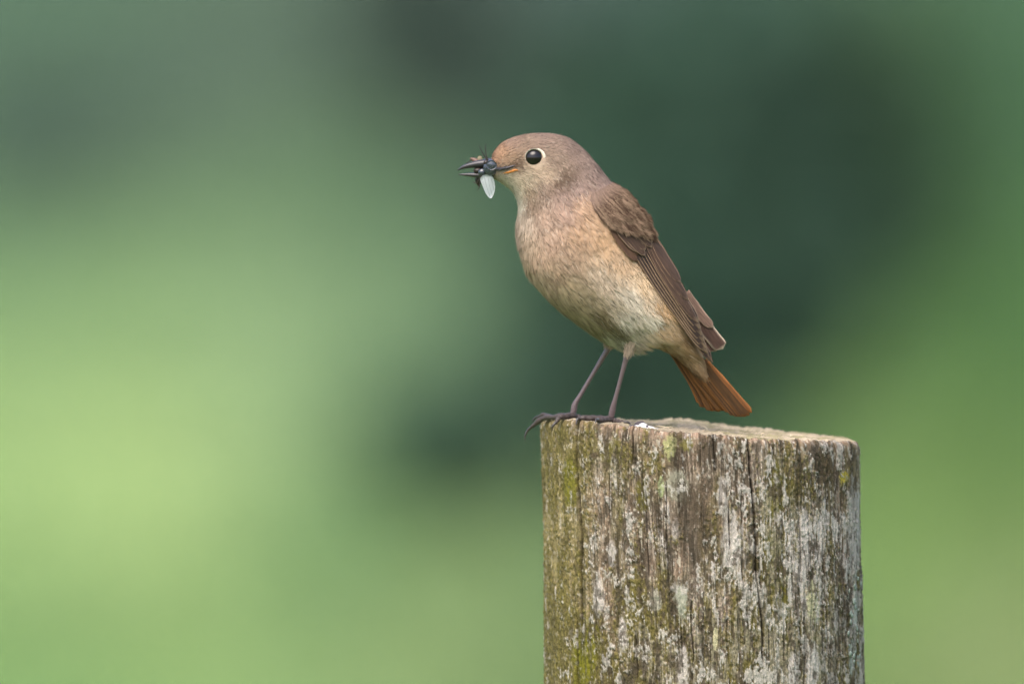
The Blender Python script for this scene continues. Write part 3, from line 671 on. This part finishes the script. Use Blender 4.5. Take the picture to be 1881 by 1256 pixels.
# loose streaky mantle and shoulder feathers lying over the wing's root
NM = 26000
mu = rng.uniform(-0.02, 1.0, NM); mv = (0.20 + 0.20 * np.clip(mu, 0, 1) + 0.03 * (fbm(mu * 9, mu * 0, 2, seed=77) - 0.5)) * (0.10 + 0.90 * rng.rand(NM) ** 0.8) * rng.uniform(0.78, 1.16, NM)
MV = []; MC = []
tab = {}
for i in range(NM):
    a = wing(mu[i], mv[i]); L = rng.uniform(9, 19); b = wing(min(1.0, mu[i] + 0.02), min(1, mv[i] + 0.03)) - wing(mu[i], mv[i]); b = b / (np.hypot(*b) + 1e-9)
    ang = (fbm(np.array([a[0] / 12]), np.array([a[1] / 12]), 2, seed=71)[0] - 0.5) * 0.9 + rng.normal(0, 0.1)
    b = np.array([b[0] * math.cos(ang) - b[1] * math.sin(ang), b[0] * math.sin(ang) + b[1] * math.cos(ang)]); nrm = np.array([-b[1], b[0]])
    key = (int(a[0] / 3), int(a[1] / 3))
    if key not in tab: tab[key] = wing_depth(key[0] * 3 + 1.5, key[1] * 3 + 1.5)
    d0 = tab[key] - 1 - 16 * float(sstep(0.0, 0.18, mv[i])) * float(0.55 + 0.45 * sstep(-0.02, 0.15, mu[i])) * float(1 - 0.25 * sstep(0.2, 0.42, mv[i])); w_ = rng.uniform(0.35, 0.7)
    for (t, ww, dz) in ((0, -w_, 1.5), (0, w_, 1.5), (0.5, w_, -1.2), (1, 0, -1.4 + 1.5 * rng.rand()), (0.5, -w_, -1.2)):
        q = a + b * L * t + nrm * ww; MV.append(W(q[0], q[1], d0 + dz))
    s_ = fbm(np.array([mu[i] * 34]), np.array([mv[i] * 14]), 3, seed=73)[0]
    c = lin((70, 54, 43)) + (lin((146, 122, 102)) - lin((70, 54, 43))) * min(1, max(0, (s_ - 0.28) * 2.0 + rng.normal(0, 0.2)))
    fd_ = 0.85 * float(1 - sstep(0.02, 0.13, mv[i])); c = c * (1 - fd_) + lin((144, 121, 108)) * rng.uniform(0.75, 1.1) * fd_
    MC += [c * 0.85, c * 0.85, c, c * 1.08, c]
for side in (0, 1):
    vv = np.array([list(v) for v in MV])
    if side: vv[:, 1] = 2 * BY - vv[:, 1]
    k = np.arange(NM)[:, None] * 5
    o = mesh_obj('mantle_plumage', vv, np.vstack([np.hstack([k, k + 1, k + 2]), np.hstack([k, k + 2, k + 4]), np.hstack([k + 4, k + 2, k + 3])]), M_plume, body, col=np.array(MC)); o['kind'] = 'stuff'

# eyes
M_eye = simple_mat('eye_black', (0.006, 0.004, 0.004), 0.05, 0.42)
M_ring = simple_mat('eye_ring', tuple(lin((200, 190, 172))), 0.85, 0.1, 0.25, 2500)
def sphere(c, rx, ry, rz, seg=28, rot=None):
    bm = bmesh.new(); bmesh.ops.create_uvsphere(bm, u_segments=seg, v_segments=seg // 2, radius=1)
    m = Matrix.Diagonal((rx, ry, rz, 1)); 
    if rot is not None: m = rot.to_4x4() @ m
    bmesh.ops.transform(bm, matrix=Matrix.Translation(c) @ m, verts=bm.verts)
    v = [x.co.copy() for x in bm.verts]; f = [tuple(y.index for y in x.verts) for x in bm.faces]; bm.free(); return v, f
ed = body_depth(981, 291)
for sgn in (1, -1):
    d = (ed + 6.0) * sgn
    v, f = sphere(W(981, 291, d), 16.5 * S, 13.0 * S, 16.0 * S, 40)
    eye = mesh_obj('eye', v, f, M_eye, bird)
    # ring of short pale feathers, widest behind the eye
    V = []; F = []; m = 48
    for k in range(m):
        a = 2 * math.pi * k / m; wdt = -2.2 + 6.6 * max(0, math.cos(a - 0.25)) ** 1.5 + random.uniform(-0.5, 0.5)
        for (rr_, off_) in ((15.5, 2.0), (17.2, -1.4), (17.0 + max(0.0, wdt), -0.9), (17.4 + max(0.0, wdt), 3.0)):
            V.append(W(981 + rr_ * math.cos(a), 291 - rr_ * math.sin(a), (ed + off_ + 0.6) * sgn))
    for k in range(m):
        for j in range(3): F.append((k * 4 + j, k * 4 + j + 1, ((k + 1) % m) * 4 + j + 1, ((k + 1) % m) * 4 + j))
    mesh_obj('eye_ring', V, F, M_ring, eye)

# bill
M_bill = simple_mat('bill_horn', tuple(lin((44, 40, 44))), 0.32, 0.5, 0.3, 700, 0.1)
M_gape = simple_mat('gape_skin', tuple(lin((160, 100, 40))), 0.5, 0.4, 0.3, 900)
def mandible(top, bot, wid, n=26, seg=20):
    T_ = catmull(top, n); B_ = catmull(bot, n); wv = np.interp(np.linspace(0, 1, n), np.linspace(0, 1, len(wid)), wid)
    V = []; F = []
    for i in range(n):
        c = (T_[i] + B_[i]) / 2; hh = (T_[i] - B_[i]) / 2
        for k in range(seg):
            a = 2 * math.pi * k / seg; V.append(W(c[0] + hh[0] * math.cos(a), c[1] + hh[1] * math.cos(a), -wv[i] * math.sin(a)))
    for i in range(n - 1):
        for k in range(seg): F.append((i * seg + k, i * seg + (k + 1) % seg, (i + 1) * seg + (k + 1) % seg, (i + 1) * seg + k))
    F.append(tuple(range(seg))[::-1]); F.append(tuple((n - 1) * seg + k for k in range(seg)))
    return V, F
v, f = mandible([(839.5, 313), (850, 304), (868, 297), (886, 293), (905, 290), (918, 288)], [(840.5, 314), (854, 310.5), (870, 309), (888, 309), (910, 309), (930, 308)], [0.6, 4, 7, 10, 13, 15])
mesh_obj('upper_bill', v, f, M_bill, bird)
v, f = mandible([(842, 320), (858, 318), (876, 317), (895, 316.5), (912, 316), (930, 315)], [(842.5, 321.8), (858, 324.5), (876, 327), (895, 329), (910, 331), (925, 333)], [0.6, 4, 7, 10, 13, 14])
mesh_obj('lower_bill', v, f, M_bill, bird)
for sgn in (1, -1):
    pts = []
    for (a, b, r) in [(922, 319.5, 1.0), (932, 317.5, 2.4), (940, 315.5, 3.0), (948, 313, 2.6), (956, 316, 1.0)]:
        bd = body_depth(a, b) or -18
        pts.append((W(a, b, (bd + 0.6) * sgn), r * S))
    v, f = tube([p for p, _ in pts], [r for _, r in pts], 10, 18); mesh_obj('gape', v, f, M_gape, bird)
    pts = []
    for (a, b, r) in [(908, 311, 3.4), (922, 311, 3.6), (936, 308, 2.6), (947, 304, 0.8)]:
        bd = body_depth(a, b) or -18
        pts.append((W(a, b, (bd - 0.8) * sgn), r * S))
    v, f = tube([p for p, _ in pts], [r for _, r in pts], 10, 14); mesh_obj('bill_edge', v, f, M_bill, bird)
# rictal bristles
M_br = simple_mat('bristle', (0.02, 0.016, 0.014), 0.5)
V = []; F = []
for k in range(9):
    a = 908 + k * 3.5; b = 300 + (k % 3) * 5; bd = (body_depth(a, b) or -18)
    v, f = tube([W(a, b, bd + 1), W(a - 10, b + 4, bd - 6), W(a - 20, b + 9 + k, bd - 9)], [0.00009, 0.00007, 0.00003], 5, 6); o = len(V); V += v; F += [tuple(i + o for i in q) for q in f]
mesh_obj('bristles', V, F, M_br, bird)

# legs
M_leg = simple_mat('leg_scale', tuple(lin((92, 77, 78))), 0.42, 0.5, 0.35, 900, 0.25)
M_foot = simple_mat('foot_scale', tuple(lin((62, 52, 48))), 0.55, 0.4, 0.4, 1200, 0.5)
M_claw = simple_mat('claw_horn', tuple(lin((52, 46, 42))), 0.3, 0.5)
M_tib = simple_mat('thigh_feather', tuple(lin((170, 144, 126))), 0.9, 0.1, 0.25, 1500, 0.5)
def ground_at(px, d):       # picture row of the post top below that point
    x = (px - 940.5) * S; y = BY + d * S
    return float(py_of(y, z_top(x, y)))
def toe_chain(pts, parent, claw, knuckle=4):
    """pts: (px, py, depth, r px)"""
    P = [W(a, b, d) for a, b, d, r in pts]; r = [q[3] * S for q in pts]
    A_ = catmull(np.column_stack([np.array([list(p) for p in P]), r]), 30)
    A_[:, 3] *= 1 + 0.14 * np.sin(np.linspace(0, knuckle * 2 * math.pi, 30))
    v, f = tube([Vector(a[:3]) for a in A_], A_[:, 3], 12); mesh_obj('toe', v, f, M_foot, parent)
    v, f = tube([W(a, b, d) for a, b, d, r in claw], [q[3] * S for q in claw], 10, 14); mesh_obj('claw', v, f, M_claw, parent)
def leg(top, ankle, d0, d1, toes, tib):
    tx, ty = top; axx, ay = ankle; gy_ = ground_at(axx - 5, d1) - 6
    pts = [(tx + 3, ty - 22, 6.0), (tx, ty, 6.6), (tx * .8 + axx * .2, ty * .8 + ay * .2, 5.6), (tx * .5 + axx * .5, ty * .5 + ay * .5, 4.6), (tx * .15 + axx * .85, ty * .15 + ay * .85, 4.8), (axx, ay, 6.2), (axx - 3, (ay + gy_) / 2, 7.0), (axx - 5, gy_, 6.0)]
    P = [W(a, b, d0 + (d1 - d0) * i / 7) for i, (a, b, r) in enumerate(pts)]
    A_ = catmull(np.column_stack([np.array([list(p) for p in P]), [q[2] * S * 0.82 for q in pts]]), 60)
    A_[38:56, 3] *= 1 + 0.06 * np.sin(np.arange(18) * 2.1)
    v, f = tube([Vector(a[:3]) for a in A_], A_[:, 3], 14); lg = mesh_obj('leg', v, f, M_leg, bird)
    v, f = tube([W(a, b, d0) for i, (a, b, r) in enumerate(tib)], [r * S for a, b, r in tib], 16, 14); mesh_obj('thigh', v, f, M_tib, lg)
    tp = catmull([(a, b, r) for a, b, r in tib], 20); m_ = 900; ti = rng.randint(0, 17, m_); an_ = rng.uniform(0, 6.283, m_); tv_ = []; tc2 = []
    for i in range(m_):
        a, b, r = tp[ti[i]]; L_ = rng.uniform(7, 16); ox = math.cos(an_[i]); oy = math.sin(an_[i]); w2 = rng.uniform(0.4, 0.7); sx = rng.normal(0, 2.2)
        for (t, ww) in ((0, -w2), (0, w2), (0.5, w2), (1, 0), (0.5, -w2)):
            k2 = 1 + 0.25 * math.sin(t * 2.5); tv_.append(W(a + ox * r * k2 * (1 - 0.45 * t) + ww + sx * t - 2 * t, b + L_ * t, d0 + oy * r * k2 * (1 - 0.4 * t)))
        c = lin((186, 164, 144)) * BRIGHT * rng.uniform(0.6, 1.1); tc2 += [c * 0.85, c * 0.85, c, c * 1.1, c]
    k_ = np.arange(m_)[:, None] * 5
    o_ = mesh_obj('thigh_plumage', np.array([list(v) for v in tv_]), np.vstack([np.hstack([k_, k_ + 1, k_ + 2]), np.hstack([k_, k_ + 2, k_ + 4]), np.hstack([k_ + 4, k_ + 2, k_ + 3])]), M_plume, lg, col=np.array(tc2)); o_['kind'] = 'stuff'
    for t, c in toes: toe_chain(t, lg, c)
    return lg
# far leg: toes curl over the rim
dF = 22; g = lambda px, d, up: ground_at(px, d) - up
leg((1117, 640), (1057, 741), dF, dF + 2, [
    ([(1054, g(1054, dF, 8), dF, 6), (1036, g(1036, dF, 6), dF + 6, 5.5), (1018, g(1018, dF, 5), dF + 18, 5), (1003, g(1010, dF + 40, 5), dF + 40, 5), (990, 773, dF + 52, 5), (977, 784, dF + 58, 3.6)],
     [(980, 781, dF + 57, 3.2), (970, 790, dF + 60, 2.4), (965, 800, dF + 60, 1.7), (964, 810, dF + 58, 0.5)]),
    ([(1054, g(1054, dF, 8), dF + 4, 6), (1034, g(1034, dF + 30, 7), dF + 30, 5), (1014, g(1016, dF + 60, 5), dF + 60, 4.6), (1000, 762, dF + 84, 4), (990, 766, dF + 96, 3)],
     [(994, 764, dF + 94, 2.8), (983, 768, dF + 100, 2.1), (977, 775, dF + 100, 0.5)]),
    ([(1054, g(1054, dF, 8), dF - 2, 6), (1040, g(1040, dF - 16, 6), dF - 16, 5), (1028, g(1036, dF - 26, 4), dF - 26, 4.5), (1021, g(1040, dF - 26, -6), dF - 34, 3.4)],
     [(1022, g(1040, dF - 26, -4), dF - 33, 3), (1015, g(1040, dF - 26, -12), dF - 36, 1.9), (1014, g(1040, dF - 26, -20), dF - 36, 0.5)]),
    ([(1054, g(1054, dF, 7), dF, 6), (1068, g(1068, dF + 4, 5), dF + 5, 5), (1082, g(1082, dF + 8, 4), dF + 9, 4)],
     [(1080, g(1080, dF + 8, 4.5), dF + 8, 3), (1089, g(1089, dF + 8, 6), dF + 10, 2.2), (1096, g(1096, dF + 8, 1), dF + 11, 0.5)])],
    [(1126, 606, 15), (1122, 620, 11), (1118, 636, 4)])
dN = -24
leg((1152, 650), (1127, 744), dN - 20, dN, [
    ([(1121, g(1121, dN, 8), dN, 6), (1104, g(1104, dN - 4, 6), dN - 4, 5.6), (1088, g(1088, dN - 8, 6), dN - 10, 5.2), (1074, g(1074, dN - 12, 6), dN - 14, 5), (1064, g(1066, dN - 16, 4), dN - 18, 4)],
     [(1066, g(1066, dN - 16, 5), dN - 17, 3.2), (1060, g(1062, dN - 20, 2), dN - 22, 2.4), (1058, g(1062, dN - 20, -8), dN - 28, 0.5)]),
    ([(1121, g(1121, dN, 8), dN + 3, 6), (1102, g(1102, dN + 14, 8), dN + 14, 5), (1084, g(1084, dN + 24, 7), dN + 24, 4.6), (1070, g(1070, dN + 30, 5), dN + 30, 4)],
     [(1073, g(1072, dN + 29, 6), dN + 29, 3), (1064, g(1064, dN + 34, 5), dN + 34, 2.2), (1060, g(1060, dN + 36, -1), dN + 36, 0.5)]),
    ([(1121, g(1121, dN, 7), dN - 2, 6), (1112, g(1112, dN - 22, 6), dN - 22, 5), (1104, g(1104, dN - 42, 5), dN - 42, 4.6), (1098, g(1098, dN - 56, 4), dN - 56, 3.8)],
     [(1099, g(1099, dN - 54, 5), dN - 54, 3), (1095, g(1095, dN - 66, 5), dN - 66, 2.2), (1093, g(1093, dN - 74, -1), dN - 74, 0.5)]),
    ([(1121, g(1121, dN, 7), dN, 6.2), (1134, g(1134, dN - 4, 5), dN - 4, 5), (1146, g(1146, dN - 6, 4), dN - 7, 4.2)],
     [(1144, g(1144, dN - 6, 4.5), dN - 6, 3), (1153, g(1153, dN - 6, 6), dN - 8, 2.2), (1160, g(1160, dN - 6, 0), dN - 9, 0.5)])],
    [(1168, 604, 18), (1162, 622, 15), (1157, 638, 9), (1153, 652, 4.5)])

# ================================================================== PREY held in the bill
M_chit = simple_mat('blue_black_chitin', (0.022, 0.028, 0.04), 0.22, 0.6, 0.4, 1500, 0.2, Coat_Weight=0.5)
M_dark = simple_mat('dark_brown_chitin', (0.022, 0.014, 0.011), 0.4, 0.4, 0.3, 1500, 0.3)
M_brn = simple_mat('brown_chitin', (0.12, 0.065, 0.045), 0.45, 0.4, 0.3, 1500, 0.3)
m, nt, b = new_mat('fly_wing_membrane')
b.inputs['Base Color'].default_value = (0.70, 0.76, 0.76, 1); b.inputs['Roughness'].default_value = 0.3
w_ = nt.nodes.new('ShaderNodeTexWave'); w_.inputs['Scale'].default_value = 900; w_.inputs['Distortion'].default_value = 3
tcn = nt.nodes.new('ShaderNodeTexCoord'); nt.links.new(tcn.outputs['Object'], w_.inputs['Vector'])
mxn = nt.nodes.new('ShaderNodeMix'); mxn.data_type = 'RGBA'; mxn.inputs[6].default_value = (0.46, 0.48, 0.49, 1); mxn.inputs[7].default_value = (0.60, 0.62, 0.62, 1)
nt.links.new(w_.outputs[0], mxn.inputs[0]); nt.links.new(mxn.outputs[2], b.inputs['Base Color'])
tr = nt.nodes.new('ShaderNodeBsdfTranslucent'); tr.inputs[0].default_value = (0.7, 0.76, 0.76, 1); ms = nt.nodes.new('ShaderNodeMixShader'); ms.inputs[0].default_value = 0.45
nt.links.new(b.outputs[0], ms.inputs[1]); nt.links.new(tr.outputs[0], ms.inputs[2]); nt.links.new(ms.outputs[0], nt.nodes['Material Output'].inputs[0])
M_wing = m
def blade(outline, d, thick=0.5, bulge=1.0, dgrad=(0, 0)):
    P = catmull(outline + [outline[0]], 41)[:-1]; c = P.mean(0); V = []; F = []; n = len(P)
    rings = [0.0, 0.35, 0.7, 1.0]
    for sgn in (-1, 1):
        for r in rings[1:]:
            for p in P:
                q = c + (p - c) * r; V.append(W(q[0], q[1], d + dgrad[0] * (q[0] - c[0]) + dgrad[1] * (q[1] - c[1]) + sgn * thick * (1 - r * 0.7) - bulge * (1 - r * r)))
        V.append(W(c[0], c[1], d + sgn * thick - bulge))
    h_ = 3 * n + 1
    for s_ in (0, 1):
        o = s_ * h_
        for k in range(n):
            q = (k + 1) % n
            F.append((o + 3 * n, o + k, o + q) if s_ else (o + 3 * n, o + q, o + k))
            for j in range(2):
                a = (o + j * n + k, o + (j + 1) * n + k, o + (j + 1) * n + q, o + j * n + q); F.append(a if s_ else a[::-1])
    for k in range(n):
        q = (k + 1) % n; F.append((2 * n + k, h_ + 2 * n + k, h_ + 2 * n + q, 2 * n + q))
    return V, F
fly = empty('fly', W(900, 318, -18)); tag(fly, 'shiny blue-black fly with a pale wing hanging from the bird\'s bill', 'fly')
v, f = sphere(W(902, 308.5, -20), 14.5 * S, 11 * S, 15 * S, 28, Matrix.Rotation(R(25), 3, 'Y')); th_ = mesh_obj('thorax', v, f, M_chit, fly)
v, f = blade([(893, 300), (900, 296), (908, 297), (913, 303), (911, 309), (903, 313), (895, 309)], -30.5, 1.2, 1.5); mesh_obj('back_plate', v, f, M_chit, th_)
v, f = blade([(886, 323), (896, 321), (905, 325), (909, 338), (909, 350), (904, 363), (899, 364), (892, 355), (886, 341), (882, 330)], -22, 0.5, 2.0, (0.15, 0.0)); fw = mesh_obj('wing', v, f, M_wing, fly)
M_vein = simple_mat('wing_vein', (0.30, 0.33, 0.33), 0.5)
parts = []
for pts in ([(890, 325), (893, 340), (900, 361)], [(896, 323), (899, 340), (904, 358)], [(901, 325), (905, 338), (907, 350)]):
    parts.append(tube([W(a, b, -24.4 + 0.15 * (a - 896) + 0.9 * (i == 2)) for i, (a, b) in enumerate(pts)], [0.00008, 0.00006, 0.00004], 5, 8))
v, f = join(*parts); mesh_obj('wing_veins', v, f, M_vein, fw)
v, f = tube([W(899, 312, -12), W(888, 321, 2), W(879, 332, 8), (W(880, 343, 6))], [6 * S, 8 * S, 6.5 * S, 1.2 * S], 14, 20); mesh_obj('abdomen', v, f, M_dark, fly)
v, f = sphere(W(886, 317, -16), 8 * S, 6 * S, 7 * S, 20); mesh_obj('waist', v, f, M_chit, fly)
v, f = sphere(W(893, 299, -22), 5 * S, 5 * S, 4.5 * S, 16); mesh_obj('head', v, f, M_dark, fly)
for pts in ([(896, 298), (888, 284), (880, 268)], [(897, 298), (893, 284), (891.5, 268), (894, 265)], [(888, 318), (876, 336), (869, 334)], [(884, 326), (880, 345), (876, 350)]):
    v, f = tube([W(a, b, -20 + 2 * i) for i, (a, b) in enumerate(pts)], [1.3 * S, 1.0 * S, 0.6 * S, 0.4 * S][:len(pts)], 6, 10); mesh_obj('leg', v, f, M_dark, fly)
ins = empty('insect', W(874, 304, -6)); tag(ins, 'small brown insect gripped near the tip of the bird\'s bill', 'insect')
v, f = tube([W(886, 311, 2), W(879, 302, 8), W(872, 295, 10), W(864, 291, 9)], [4.5 * S, 6 * S, 5 * S, 1.5 * S], 14, 18); mesh_obj('abdomen', v, f, M_brn, ins)
v, f = sphere(W(878, 313.5, -2), 8.5 * S, 8 * S, 5.5 * S, 20); mesh_obj('thorax', v, f, M_dark, ins)
v, f = blade([(880, 299), (876, 292), (880, 286), (885, 288), (886, 296)], 8, 0.5, 1.0); mesh_obj('wing', v, f, simple_mat('buff_membrane', (0.20, 0.17, 0.10), 0.4), ins)
for pts in ([(866, 294), (860, 298), (856, 301)], [(872, 316), (868, 322), (867, 330)], [(876, 317), (872, 324), (874, 334)]):
    v, f = tube([W(a, b, 2 * 1.0) for a, b in pts], [0.9 * S, 0.8 * S, 0.4 * S], 6, 8); mesh_obj('leg', v, f, M_dark, ins)

# ================================================================== on the post top
M_drop = simple_mat('dropping_white', (0.52, 0.50, 0.49), 0.7, 0.3, 0.35, 1300, 0.8)
M_dropd = simple_mat('dropping_dark', (0.06, 0.05, 0.05), 0.6, 0.3, 0.3, 900, 0.5)
def lump(cx, d, rx, rd, hgt, mat, parent, name, seed):
    V = []; F = []; nr_, na = 9, 40
    for i in range(nr_):
        q = i / (nr_ - 1)
        for k in range(na):
            a = 2 * math.pi * k / na; wob_ = 1 + 0.35 * (float(fbm(np.array([math.cos(a) * 1.6 + seed]), np.array([math.sin(a) * 1.6 + seed]), 3)[0]) - 0.5) * 2
            x = (cx - 940.5) * S + math.cos(a) * rx * S * q * wob_; y = BY + (d + math.sin(a) * rd * q * wob_) * S
            z = float(z_top(x, y)) + (hgt * S) * (math.sqrt(max(0, 1 - q * q)) * (0.7 + 0.6 * float(vnoise(np.array([x / 0.0016]), np.array([y / 0.0016]))[0])) - 0.25 * (q > 0.99)) - 0.0001
            V.append((x, y, z))
    for i in range(nr_ - 1):
        for k in range(na): F.append((i * na + k, (i + 1) * na + k, (i + 1) * na + (k + 1) % na, i * na + (k + 1) % na))
    return mesh_obj(name, V, F, mat, parent)
dr = empty('bird_dropping', W(1183, ground_at(1183, -60), -60)); tag(dr, 'white bird dropping on top of the post beside the bird\'s foot', 'dropping')
lump(1181, -72, 10, 26, 8, M_drop, dr, 'white_smear', 1.0); lump(1194, -82, 11, 22, 5, M_drop, dr, 'white_smear', 2.3); lump(1172, -60, 8, 16, 4, M_drop, dr, 'white_smear', 7.1)
lump(1206, -86, 9, 18, 2.5, M_drop, dr, 'white_smear', 9.4); lump(1178, -46, 12, 14, 10, M_dropd, dr, 'dark_core', 4.0); lump(1163, -54, 9, 9, 4, M_dropd, dr, 'dark_core', 5.5); lump(1188, -88, 3, 5, 8, M_dropd, dr, 'dark_core', 6.5)
